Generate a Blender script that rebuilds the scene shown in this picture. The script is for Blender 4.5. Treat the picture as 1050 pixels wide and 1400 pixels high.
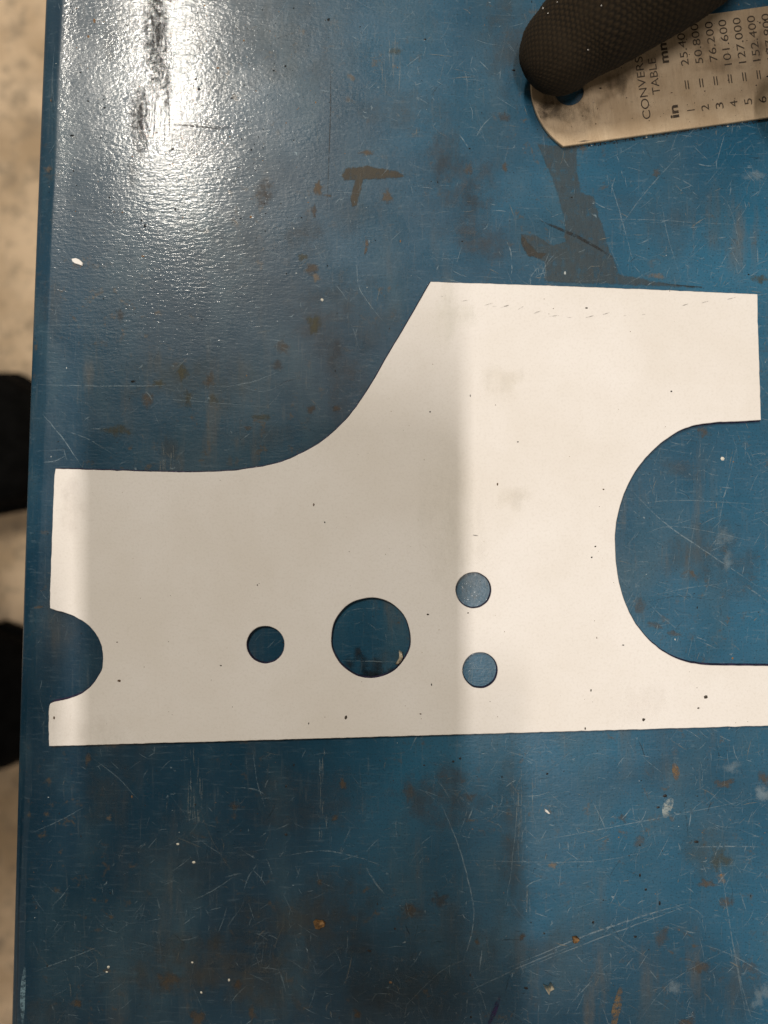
import bpy, bmesh, math, random
from mathutils import Vector, Matrix, noise as mnoise
from mathutils.geometry import tessellate_polygon

random.seed(7)
S = bpy.context.scene
for o in list(bpy.data.objects):
    bpy.data.objects.remove(o)

# ------------------------------------------------------------------ camera
F = 1089.0          # focal length in photograph pixels (1400 high)
H = 0.169           # camera height above the bench top, metres
cam_d = bpy.data.cameras.new('camera')
cam = bpy.data.objects.new('camera', cam_d)
S.collection.objects.link(cam)
cam.location = (0, 0, H)
cam_d.sensor_fit = 'VERTICAL'
cam_d.sensor_height = 36.0
cam_d.lens = 28.0
cam_d.clip_start = 0.005
cam_d.clip_end = 60
cam_d.dof.use_dof = True
cam_d.dof.focus_distance = H - 0.001
cam_d.dof.aperture_fstop = 13.0
S.camera = cam
S.render.resolution_x = 768
S.render.resolution_y = 1024

# ------------------------------------------------------------------ world, lamps, exposure
w = bpy.data.worlds.new('World')
S.world = w
w.use_nodes = True
bg = w.node_tree.nodes['Background']
bg.inputs[0].default_value = (1.0, 0.86, 0.69, 1)
bg.inputs[1].default_value = 0.27
S.view_settings.view_transform = 'Standard'
S.view_settings.look = 'None'
S.view_settings.exposure = 0.0
S.view_settings.gamma = 1.0


def area(name, loc, sx, sy, power, col, target=None):
    l = bpy.data.lights.new(name, 'AREA')
    l.shape = 'RECTANGLE'
    l.size = sx
    l.size_y = sy
    l.energy = power
    l.color = col
    o = bpy.data.objects.new(name, l)
    S.collection.objects.link(o)
    o.location = loc
    return o


LZ = 2.2
# ceiling tube nearly overhead (throws the phone's shadow) and a second row further off
# whose mirror image is the glare at the upper left of the bench
area('ceiling_lamp', (-0.01, -0.24, LZ), 0.045, 0.48, 23.5, (1.0, 0.92, 0.855))
area('ceiling_lamp', (-0.64, 1.30, LZ), 0.12, 0.62, 42.0, (1.0, 0.93, 0.82))


# ------------------------------------------------------------------ helpers
def P(px, py, z=0.0):
    """place on the bench whose spot in the photograph is (px, py)"""
    k = (H - z) / F
    return Vector(((px - 525) * k, (700 - py) * k, z))


MM = 0.001


def link(o, parent=None):
    S.collection.objects.link(o)
    if parent is not None:
        o.parent = parent
    return o


def mesh_obj(name, bm, mats, parent=None, smooth=False):
    me = bpy.data.meshes.new(name)
    bm.normal_update()
    bm.to_mesh(me)
    bm.free()
    for m in (mats if isinstance(mats, (list, tuple)) else [mats]):
        me.materials.append(m)
    if smooth:
        for p in me.polygons:
            p.use_smooth = True
    return link(bpy.data.objects.new(name, me), parent)


def tag(o, label=None, cat=None, group=None, kind=None):
    if label: o['label'] = label
    if cat: o['category'] = cat
    if group: o['group'] = group
    if kind: o['kind'] = kind
    return o


def empty(name, loc, **k):
    o = bpy.data.objects.new(name, None)
    o.empty_display_size = 0.01
    o.location = loc
    link(o)
    tag(o, **k)
    return o


def sub(name, parent, bm, mats, smooth=False):
    """a part whose mesh is written in world coordinates"""
    bmesh.ops.translate(bm, verts=bm.verts, vec=-parent.location)
    return mesh_obj(name, bm, mats, parent, smooth)


class NT:
    def __init__(self, name):
        self.m = bpy.data.materials.new(name)
        self.m.use_nodes = True
        self.t = self.m.node_tree
        self.t.nodes.clear()
        self.out = self.n('ShaderNodeOutputMaterial')
        self.b = self.n('ShaderNodeBsdfPrincipled')
        self.l(self.b.outputs[0], self.out.inputs[0])

    def n(self, typ, **k):
        nd = self.t.nodes.new(typ)
        for a, v in k.items():
            setattr(nd, a, v)
        return nd

    def l(self, a, b):
        self.t.links.new(a, b)

    def put(self, v, sock):
        if hasattr(v, 'is_output'):
            self.l(v, sock)
        elif v is not None:
            sock.default_value = v

    def coord(self):
        return self.n('ShaderNodeTexCoord').outputs['Object']

    def geo(self):
        return self.n('ShaderNodeNewGeometry').outputs['Position']

    def mapping(self, v, scale=(1, 1, 1), rot=(0, 0, 0), loc=(0, 0, 0)):
        m = self.n('ShaderNodeMapping')
        self.l(v, m.inputs[0])
        m.inputs['Scale'].default_value = scale
        m.inputs['Rotation'].default_value = rot
        m.inputs['Location'].default_value = loc
        return m.outputs[0]

    def noise(self, v, scale, detail=3, rough=0.5, dist=0.0):
        m = self.n('ShaderNodeTexNoise')
        self.l(v, m.inputs['Vector'])
        m.inputs['Scale'].default_value = scale
        m.inputs['Detail'].default_value = detail
        m.inputs['Roughness'].default_value = rough
        m.inputs['Distortion'].default_value = dist
        return m.outputs[0]

    def voronoi(self, v, scale, feature='F1', rnd=1.0):
        m = self.n('ShaderNodeTexVoronoi')
        m.feature = feature
        self.l(v, m.inputs['Vector'])
        m.inputs['Scale'].default_value = scale
        m.inputs['Randomness'].default_value = rnd
        return m

    def math(self, op, a, b=None, c=None, clamp=False):
        m = self.n('ShaderNodeMath', operation=op, use_clamp=clamp)
        self.put(a, m.inputs[0])
        self.put(b, m.inputs[1])
        self.put(c, m.inputs[2])
        return m.outputs[0]

    def remap(self, v, a, b, c=0.0, d=1.0):
        m = self.n('ShaderNodeMapRange', interpolation_type='SMOOTHSTEP')
        self.l(v, m.inputs[0])
        for i, x in enumerate((a, b, c, d)):
            m.inputs[1 + i].default_value = x
        return m.outputs[0]

    def mix(self, f, a, b):
        m = self.n('ShaderNodeMix', data_type='RGBA')
        self.put(f, m.inputs[0])
        for v, s in ((a, m.inputs[6]), (b, m.inputs[7])):
            self.put((*v, 1) if isinstance(v, tuple) and len(v) == 3 else v, s)
        return m.outputs[2]

    def attr(self, name):
        return self.n('ShaderNodeAttribute', attribute_name=name)

    def bump(self, h, dist, strength=1.0, normal=None):
        m = self.n('ShaderNodeBump')
        self.l(h, m.inputs['Height'])
        m.inputs['Distance'].default_value = dist
        m.inputs['Strength'].default_value = strength
        if normal: self.l(normal, m.inputs['Normal'])
        return m.outputs[0]

    def set(self, **k):
        for a, v in k.items():
            s = self.b.inputs[a.replace('_', ' ')]
            self.put((*v, 1) if isinstance(v, tuple) and len(v) == 3 else v, s)
        return self


# ------------------------------------------------------------------ materials
def mat_paint():
    t = NT('blue_bench_paint')
    c = t.geo()
    big = t.noise(c, 14, 4, 0.55, 0.4)
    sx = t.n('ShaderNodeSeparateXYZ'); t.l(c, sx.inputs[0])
    # left side's shade painted into the blue; paler, with chalky wear, to the right
    side_light = t.math('ADD', t.math('MULTIPLY', sx.outputs['X'], 7.0), t.math('MULTIPLY', big, 1.6))
    side_light = t.remap(side_light, 0.35, 1.55)
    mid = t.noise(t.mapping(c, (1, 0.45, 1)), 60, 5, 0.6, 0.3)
    base = t.mix(t.remap(big, 0.32, 0.68), t.mix(side_light, (0.006, 0.031, 0.058), (0.015, 0.090, 0.164)), t.mix(side_light, (0.010, 0.046, 0.082), (0.025, 0.130, 0.226)))
    base = t.mix(t.math('MULTIPLY', t.remap(mid, 0.45, 0.75), 0.55), base, (0.050, 0.100, 0.130))
    # worn film: greyish brown rubs running down and across
    rub = t.noise(t.mapping(c, (1.0, 0.16, 1)), 170, 5, 0.65)
    rubm = t.math('MULTIPLY', t.remap(rub, 0.50, 0.72), t.remap(t.noise(c, 26, 3), 0.46, 0.66))
    base = t.mix(t.math('MULTIPLY', rubm, 0.60), base, (0.115, 0.105, 0.085))
    fine = t.noise(t.mapping(c, (0.12, 1.0, 1)), 1500, 3, 0.7)
    base = t.mix(t.math('MULTIPLY', t.remap(fine, 0.54, 0.78), 0.26), base, (0.16, 0.22, 0.26))
    fine2 = t.noise(t.mapping(c, (1.0, 0.07, 1), (0, 0, 0.2)), 1300, 3, 0.7)
    base = t.mix(t.math('MULTIPLY', t.remap(fine2, 0.56, 0.80), 0.30), base, (0.15, 0.17, 0.17))
    grit = t.noise(c, 2600, 2, 0.6)
    base = t.mix(t.math('MULTIPLY', t.remap(grit, 0.53, 0.72), 0.60), base, (0.010, 0.030, 0.045))
    # freckles of rust and oil worked into the paint
    fr = t.noise(c, 330, 5, 0.72, 0.3)
    frm = t.math('MULTIPLY', t.remap(fr, 0.56, 0.70), t.remap(t.noise(c, 40, 3, 0.6), 0.44, 0.62))
    base = t.mix(t.math('MULTIPLY', frm, 0.8), base, (0.085, 0.066, 0.042))
    chalk = t.noise(t.mapping(c, (0.5, 1, 1), (0, 0, 0.5)), 700, 5, 0.75)
    base = t.mix(t.math('MULTIPLY', t.remap(chalk, 0.58, 0.72), t.math('MULTIPLY', side_light, 0.6)), base, (0.13, 0.20, 0.25))
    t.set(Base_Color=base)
    rg = t.noise(c, 90, 4, 0.6)
    t.set(Roughness=t.remap(rg, 0.3, 0.7, 0.27, 0.40))
    t.set(Coat_Weight=0.34, Coat_Roughness=0.09)
    t.b.inputs['Specular IOR Level'].default_value = 0.30
    rip = t.noise(t.mapping(c, (0.42, 1.35, 1)), 1350, 3, 0.55, 0.5)
    peel = t.noise(c, 1250, 2, 0.5, 0.2)
    pits = t.voronoi(c, 520).outputs['Distance']
    pm = t.math('MULTIPLY', t.remap(pits, 0.0, 0.26, -1.0, 0.0), t.remap(t.noise(c, 300, 1), 0.55, 0.62))
    h = t.math('ADD', t.math('MULTIPLY', rip, 1.3), t.math('MULTIPLY', peel, 0.8))
    h = t.math('ADD', h, t.math('MULTIPLY', pm, 0.35))
    h = t.math('ADD', h, t.math('MULTIPLY', t.noise(c, 3000, 2), 0.12))
    nb = t.bump(h, 0.000026, 1.0)
    t.set(Normal=nb)
    t.l(nb, t.b.inputs['Coat Normal'])
    return t.m


def mat_plate():
    t = NT('off_white_coating')
    c = t.geo()
    base = t.mix(t.remap(t.noise(c, 24, 5, 0.62), 0.32, 0.68), (0.77, 0.73, 0.68), (0.835, 0.805, 0.775))
    base = t.mix(t.math('MULTIPLY', t.remap(t.noise(c, 1900, 2, 0.6), 0.45, 0.75), 0.22), base, (0.60, 0.56, 0.50))
    base = t.mix(t.math('MULTIPLY', t.remap(t.noise(c, 420, 4, 0.7), 0.5, 0.8), 0.15), base, (0.66, 0.62, 0.56))
    t.set(Base_Color=base, Roughness=0.62)
    t.b.inputs['Specular IOR Level'].default_value = 0.3
    t.set(Normal=t.bump(t.noise(c, 2200, 3, 0.6), 0.00003, 1.0))
    return t.m


def mat_edge():
    t = NT('dark_violet_cut_edge')
    c = t.geo()
    t.set(Base_Color=t.mix(t.remap(t.noise(c, 900, 3), 0.4, 0.65), (0.012, 0.010, 0.030), (0.05, 0.035, 0.09)), Roughness=0.6)
    return t.m


def mat_steel():
    t = NT('brushed_warm_steel')
    c = t.geo()
    cr = t.mapping(c, (1, 1, 1), (0, 0, -math.radians(8.1)))
    brush = t.noise(t.mapping(cr, (1.0, 0.05, 1)), 2600, 3, 0.7)
    blot = t.noise(c, 130, 4, 0.65)
    base = t.mix(t.remap(blot, 0.35, 0.7), (0.66, 0.50, 0.33), (0.84, 0.67, 0.47))
    base = t.mix(t.math('MULTIPLY', t.remap(brush, 0.35, 0.7), 0.35), base, (0.48, 0.37, 0.24))
    gr = t.noise(c, 1500, 4, 0.7)
    base = t.mix(t.math('MULTIPLY', t.remap(gr, 0.55, 0.75), 0.4), base, (0.30, 0.225, 0.14))
    t.set(Base_Color=base, Metallic=0.65, Roughness=t.remap(brush, 0.3, 0.7, 0.36, 0.50))
    t.b.inputs['Anisotropic'].default_value = 0.4
    t.set(Normal=t.bump(brush, 0.00002, 0.6))
    return t.m


def mat_simple(name, col, rough=0.6, metal=0.0, var=0.25, scale=300, bump=0.0, bscale=900):
    t = NT(name)
    c = t.geo()
    dk = tuple(x * (1 - var) for x in col)
    lt = tuple(min(1, x * (1 + var)) for x in col)
    t.set(Base_Color=t.mix(t.remap(t.noise(c, scale, 4, 0.6), 0.35, 0.65), dk, lt), Roughness=rough, Metallic=metal)
    if bump:
        t.set(Normal=t.bump(t.noise(c, bscale, 4, 0.6), bump))
    return t.m


def mat_mark(name, hard, rough=0.55, nscale=700):
    """thin deposits and scratches: colour and cover come with the mesh, the edge is broken by noise"""
    t = NT(name)
    c = t.geo()
    a = t.attr('cover')
    col = t.attr('tint').outputs['Color']
    n1 = t.noise(c, nscale, 5, 0.68)
    n2 = t.noise(t.mapping(c, (1, 0.25, 1)), nscale * 2.2, 3, 0.7)
    nn = t.math('ADD', t.math('MULTIPLY', n1, 0.65), t.math('MULTIPLY', n2, 0.35))
    cov = a.outputs['Fac']
    if hard == 2:        # crisp
        s = t.math('ADD', cov, t.math('MULTIPLY', t.math('SUBTRACT', nn, 0.5), 3.4))
        al = t.math('MULTIPLY', t.remap(s, 0.10, 1.05), t.remap(cov, 0.0, 0.25))
    elif hard == 1:      # scratches: cover as given, slightly broken
        al = t.math('MULTIPLY', cov, t.remap(n1, 0.34, 0.60))
    else:                # soft film
        s = t.math('ADD', t.math('MULTIPLY', cov, 1.0), t.math('MULTIPLY', t.math('SUBTRACT', nn, 0.55), 3.0))
        al = t.math('MULTIPLY', t.remap(s, 0.0, 1.3), t.remap(cov, 0.0, 0.7))
    st = t.attr('strength').outputs['Fac']
    al = t.math('MULTIPLY', al, st, clamp=True)
    t.set(Base_Color=t.mix(t.math('MULTIPLY', t.remap(n2, 0.4, 0.7), 0.35), col, (0.03, 0.03, 0.03)) if hard != 1 else col,
          Roughness=rough, Alpha=al)
    t.set(Normal=t.bump(n1, 0.00012 if hard else 0.00008))
    t.b.inputs['Specular IOR Level'].default_value = 0.35
    return t.m


def mat_floor():
    t = NT('tan_concrete')
    c = t.geo()
    base = t.mix(t.remap(t.noise(c, 9, 5, 0.6), 0.35, 0.65), (0.46, 0.33, 0.20), (0.76, 0.58, 0.39))
    base = t.mix(t.math('MULTIPLY', t.remap(t.noise(c, 28, 4, 0.6), 0.50, 0.72), 0.6), base, (0.24, 0.19, 0.135))
    base = t.mix(t.math('MULTIPLY', t.remap(t.noise(c, 90, 3, 0.6), 0.5, 0.68), 0.5), base, (0.22, 0.18, 0.13))
    t.set(Base_Color=base, Roughness=0.75)
    return t.m


def mat_glove():
    t = NT('dark_brown_knit')
    c = t.geo()
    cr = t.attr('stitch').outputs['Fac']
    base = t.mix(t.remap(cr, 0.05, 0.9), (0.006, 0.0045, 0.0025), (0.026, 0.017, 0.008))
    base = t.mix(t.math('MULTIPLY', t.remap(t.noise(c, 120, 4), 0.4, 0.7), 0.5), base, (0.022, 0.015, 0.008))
    t.set(Base_Color=base, Roughness=0.9)
    t.b.inputs['Sheen Weight'].default_value = 0.03
    t.b.inputs['Sheen Roughness'].default_value = 0.6
    t.b.inputs['Sheen Tint'].default_value = (0.6, 0.5, 0.36, 1)
    t.b.inputs['Specular IOR Level'].default_value = 0.2
    t.set(Normal=t.bump(t.noise(c, 3200, 3, 0.7), 0.00014))
    return t.m


M_PAINT = mat_paint()
M_PLATE = mat_plate()
M_EDGE = mat_edge()
M_STEEL = mat_steel()
M_CRISP = mat_mark('crisp_deposit', 2, 0.6, 520)
M_FILM = mat_mark('grime_shade_film', 0, 0.45, 190)
M_STREAK = mat_mark('streak_patch', 0, 0.6, 800)
M_SCR = mat_mark('scratch_line', 1, 0.45, 900)
M_FLOOR = mat_floor()
M_GLOVE = mat_glove()
M_PRINT = mat_simple('dark_etched_print', (0.045, 0.030, 0.016), 0.7, 0, 0.5, 2500)
M_RUBBER = mat_simple('black_boot_leather', (0.004, 0.004, 0.004), 0.95, 0, 0.3, 80, 0.0004, 300)
M_RUBBER.node_tree.nodes['Principled BSDF'].inputs['Specular IOR Level'].default_value = 0.08
M_DENIM = mat_simple('dark_work_trousers', (0.010, 0.010, 0.013), 0.9, 0, 0.3, 60, 0.0004, 900)
M_SHIRT = mat_simple('dark_work_jacket', (0.035, 0.037, 0.042), 0.9, 0, 0.25, 40, 0.0004, 700)
M_SKIN = mat_simple('skin', (0.42, 0.25, 0.17), 0.5, 0, 0.08, 60, 0.0001, 900)
M_HAIR = mat_simple('dark_hair', (0.02, 0.014, 0.01), 0.6, 0, 0.4, 700, 0.0005, 900)
M_PHONE = mat_simple('black_phone_case', (0.012, 0.012, 0.013), 0.45, 0, 0.1, 60)
M_IRON = mat_simple('dark_bench_frame', (0.012, 0.07, 0.13), 0.5, 0, 0.2, 30)

# ------------------------------------------------------------------ floor
FZ = -0.65
bm = bmesh.new()
vs = [bm.verts.new(p) for p in ((-4, -4, FZ), (4, -4, FZ), (4, 4, FZ), (-4, 4, FZ))]
bm.faces.new(vs)
tag(mesh_obj('floor', bm, M_FLOOR), kind='structure')

# ------------------------------------------------------------------ workbench
bench = empty('workbench', (0.25, 0, FZ), label='scratched blue painted steel workbench with a folded left edge, under the white plate', cat='workbench')


def edge_px(py):       # left outline of the bench in the photograph
    t = py / 1400
    return 63.5 - 46 * t - 3.0 * math.sin(math.pi * t)


YL = 0.75
prof = []              # (offset in mm from the outline, z in mm)
prof_flat = [700, 420, 260, 160, 100, 60, 36, 20, 12, 8]
rows = 420
bm = bmesh.new()
grid = []
flat = [700, 420, 260, 160, 100, 60, 36, 20, 12, 9]
for j in range(rows + 1):
    y = -YL + 2 * YL * j / rows
    py = 700 - y * F / H
    ex = (edge_px(max(-200, min(1600, py))) - 525) * H / F
    if py < -200: ex += 0.0307 * (y - 900 * H / F)
    if py > 1600: ex += 0.0307 * (y + 900 * H / F)
    ex *= 1.0 + 0.0022 / H
    wob = mnoise.noise((0, y * 26, 3.3)) * 0.45 + mnoise.noise((0, y * 90, 8.3)) * 0.14
    cw = min(5.0, max(2.8, 3.5 + wob + 0.4 * (y / 0.1)))
    dent = mnoise.noise((5, y * 40, 0)) * 0.05
    nick = -0.25 if abs(py - 232) < 5 else 0
    pr = [(o_, 0) for o_ in flat]
    pr += [(cw + 1.2, 0.0), (cw + 0.5, 0.045), (cw + 0.1, 0.03), (cw - 0.35, -0.07), (cw - 0.9, -0.20), (cw - 1.6, -0.34 + dent),
           (1.5, -0.52 + dent), (1.0, -0.68 + nick), (0.66, -0.86 + nick), (0.40, -1.10), (0.18, -1.5), (0.05, -2.0), (0.0, -2.6),
           (0.0, -6), (0.0, -38), (1.2, -40), (3.0, -40), (3.0, -3.0)]
    grid.append([bm.verts.new((ex + a * MM, y, b * MM)) for a, b in pr])
for j in range(rows):
    for i in range(len(grid[0]) - 1):
        bm.faces.new((grid[j][i], grid[j + 1][i], grid[j + 1][i + 1], grid[j][i + 1]))
# underside
n = len(grid[0]) - 1
bm.faces.new((grid[0][0], grid[0][n], grid[rows][n], grid[rows][0]))
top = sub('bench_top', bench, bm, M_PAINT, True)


def box(bm, c, s):
    r = bmesh.ops.create_cube(bm, size=1)
    bmesh.ops.scale(bm, verts=r['verts'], vec=s)
    bmesh.ops.translate(bm, verts=r['verts'], vec=c)
    return r['verts']


for lx in (-0.02, 0.58):
    for ly in (-0.66, 0.66):
        bm = bmesh.new()
        box(bm, (lx, ly, (FZ - 0.045) / 2), (0.05, 0.05, -FZ - 0.045))
        sub('leg', bench, bm, M_IRON)


# ---- marks on surfaces ------------------------------------------------
class Marks:
    """collects thin ribbons / patches with tint, cover and strength attributes"""
    def __init__(self, z):
        self.v = []; self.f = []; self.c = []; self.a = []; self.s = []; self.z = z

    def ribbon(self, pts, w, col, st=0.6, taper=True, raw=False):
        """pts in photo pixels, w in photo pixels"""
        q = [P(x, y) for x, y in pts]
        n_ = len(q)
        base = len(self.v)
        for i, p in enumerate(q):
            d = (q[min(i + 1, n_ - 1)] - q[max(i - 1, 0)])
            d = d.normalized() if d.length > 1e-9 else Vector((1, 0, 0))
            nn = Vector((-d.y, d.x, 0))
            k = math.sin(math.pi * (i + 0.35) / (n_ - 0.3)) ** 0.6 if taper else 1.0
            hw = w * 0.5 * H / F * max(0.25, k)
            for sgn in (-1, 1):
                self.v.append((p.x + nn.x * hw * sgn, p.y + nn.y * hw * sgn, self.z))
                self.c.append(col); self.a.append(max(0.3, k) if taper else 1.0); self.s.append(st)
        for i in range(n_ - 1):
            b = base + 2 * i
            self.f.append((b, b + 2, b + 3, b + 1))

    def patch(self, cx, cy, rx, ry, col, st=1.0, rot=0.0, n_=24, jag=0.7, seed=0):
        c = P(cx, cy)
        base = len(self.v)
        self.v.append((c.x, c.y, self.z)); self.c.append(col); self.a.append(1.0); self.s.append(st)
        ca, sa = math.cos(rot), math.sin(rot)
        for ring, (rr, aa) in enumerate(((0.5, 0.62), (1.0, 0.0))):
            for i in range(n_):
                th = 2 * math.pi * i / n_
                k = rr * (1 + jag * mnoise.noise((cx * .37 + math.cos(th) * 1.3, cy * .41 + math.sin(th) * 1.3, seed)))
                x = math.cos(th) * rx * k; y = math.sin(th) * ry * k
                p = P(cx + x * ca - y * sa, cy + x * sa + y * ca)
                self.v.append((p.x, p.y, self.z)); self.c.append(col); self.a.append(aa); self.s.append(st)
        for i in range(n_):
            j = (i + 1) % n_
            self.f.append((base, base + 1 + j, base + 1 + i))
            self.f.append((base + 1 + i, base + 1 + j, base + 1 + n_ + j, base + 1 + n_ + i))

    def poly(self, pts, col, st=1.0):
        """area with a firm outline: inset ring from 0 to 1"""
        q = [P(x, y) for x, y in pts]
        n_ = len(q)
        base = len(self.v)
        cen = sum(q, Vector()) / n_
        for p in q:
            self.v.append((p.x, p.y, self.z)); self.c.append(col); self.a.append(0.12); self.s.append(st)
        for i, p in enumerate(q):
            d = (q[(i + 1) % n_] - q[i - 1]).normalized()
            nn = Vector((d.y, -d.x, 0))
            if nn.dot(cen - p) < 0 and False: nn = -nn
            area2 = sum(q[k].x * q[(k + 1) % n_].y - q[(k + 1) % n_].x * q[k].y for k in range(n_))
            if area2 > 0: nn = -nn
            p2 = p + nn * 3.0 * H / F
            self.v.append((p2.x, p2.y, self.z)); self.c.append(col); self.a.append(0.9); self.s.append(st)
        for i in range(n_):
            j = (i + 1) % n_
            self.f.append((base + i, base + j, base + n_ + j, base + n_ + i))
        inner = [Vector(self.v[base + n_ + i]) for i in range(n_)]
        for tri in tessellate_polygon([inner]):
            self.f.append(tuple(base + n_ + k for k in tri))

    def build(self, name, mat, parent, kind=None):
        if not self.v: return None
        me = bpy.data.meshes.new(name)
        o0 = parent.location if parent else Vector()
        me.from_pydata([(x - o0.x, y - o0.y, z - o0.z) for x, y, z in self.v], [], self.f)
        ca = me.attributes.new('tint', 'FLOAT_COLOR', 'POINT')
        ca.data.foreach_set('color', [k for c in self.c for k in (*c, 1)])
        me.attributes.new('cover', 'FLOAT', 'POINT').data.foreach_set('value', self.a)
        me.attributes.new('strength', 'FLOAT', 'POINT').data.foreach_set('value', self.s)
        me.materials.append(mat)
        me.update()
        # every face up
        b = bmesh.new(); b.from_mesh(me)
        for f in b.faces:
            f.normal_update()
            if f.normal.z < 0: f.normal_flip()
        b.to_mesh(me); b.free()
        o = link(bpy.data.objects.new(name, me), parent)
        if kind: o['kind'] = kind
        return o


RUST = (0.120, 0.085, 0.048)
BROWN = (0.085, 0.062, 0.042)
GREY = (0.075, 0.090, 0.095)
OLIVE = (0.085, 0.078, 0.035)
PALE = (0.30, 0.40, 0.46)
TAN = (0.28, 0.21, 0.13)
BLACK = (0.008, 0.008, 0.010)


def patches(name, lst, mat, z):
    for it in lst:
        m = Marks(z)
        it = list(it)
        it[5] *= 0.55 if mat is M_FILM else 0.75
        m.patch(*it)
        m.build(name, mat, bench)


# soft films of grime (cx, cy, rx, ry, colour, strength, rotation)
film = [
    (640, 250, 80, 70, BROWN, 0.65), (690, 60, 55, 110, GREY, 0.8), (560, 150, 120, 60, GREY, 0.5), (650, 320, 60, 70, BROWN, 0.75),
    (560, 1250, 34, 30, RUST, 0.6), (600, 1090, 110, 70, BROWN, 0.75), (430, 1100, 130, 80, BROWN, 0.4), (250, 1180, 150, 90, GREY, 0.4),
    (300, 1330, 230, 90, (0.085, 0.085, 0.075), 1.0), (420, 1260, 200, 90, (0.075, 0.072, 0.06), 0.8), (60, 1390, 60, 40, GREY, 0.6), (560, 1350, 130, 80, GREY, 0.65), (250, 520, 150, 60, OLIVE, 0.45), (440, 440, 70, 80, BROWN, 0.5),
    (500, 430, 60, 90, GREY, 0.5), (960, 760, 90, 60, GREY, 0.7), (1010, 790, 50, 60, BROWN, 0.45), (930, 640, 40, 20, RUST, 0.4),
    (700, 1180, 40, 190, GREY, 0.65), (330, 60, 240, 140, GREY, 0.45), (90, 840, 60, 120, GREY, 0.45), (340, 330, 180, 60, GREY, 0.35),
    (620, 1280, 100, 90, GREY, 0.5), (1000, 1350, 90, 60, GREY, 0.5), (740, 1300, 90, 60, GREY, 0.45), (960, 1170, 60, 50, OLIVE, 0.4),
    (900, 1060, 60, 40, GREY, 0.3), (150, 1090, 60, 70, GREY, 0.6), (420, 320, 40, 50, BROWN, 0.5), (930, 300, 120, 80, GREY, 0.35),
    (360, 600, 90, 40, GREY, 0.4), (470, 520, 50, 70, BROWN, 0.55), (230, 610, 20, 30, GREY, 0.9), (540, 900, 50, 20, GREY, 0.5),
    (480, 300, 60, 40, GREY, 0.4), (610, 205, 50, 60, BROWN, 0.5), (70, 420, 30, 60, GREY, 0.4),
]
patches('grime_patch', film, M_FILM, 0.00003)
# dark streak inside the glare, made of short stacked patches
for it in [(214, 40, 30, 150, BLACK, 1.0), (192, 165, 24, 90, BLACK, 0.9), (229, 120, 9, 70, BLACK, .8),
           (182, 235, 14, 34, BLACK, 0.35), (300, 175, 26, 6, BLACK, 0.45), (360, 265, 22, 34, BROWN, 0.6), (150, 60, 12, 50, BLACK, 0.2),
           (255, 190, 70, 60, BROWN, 0.25)]:
    m = Marks(0.00004); m.patch(*it, jag=0.3); m.build('dark_streak', M_STREAK, bench)

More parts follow.
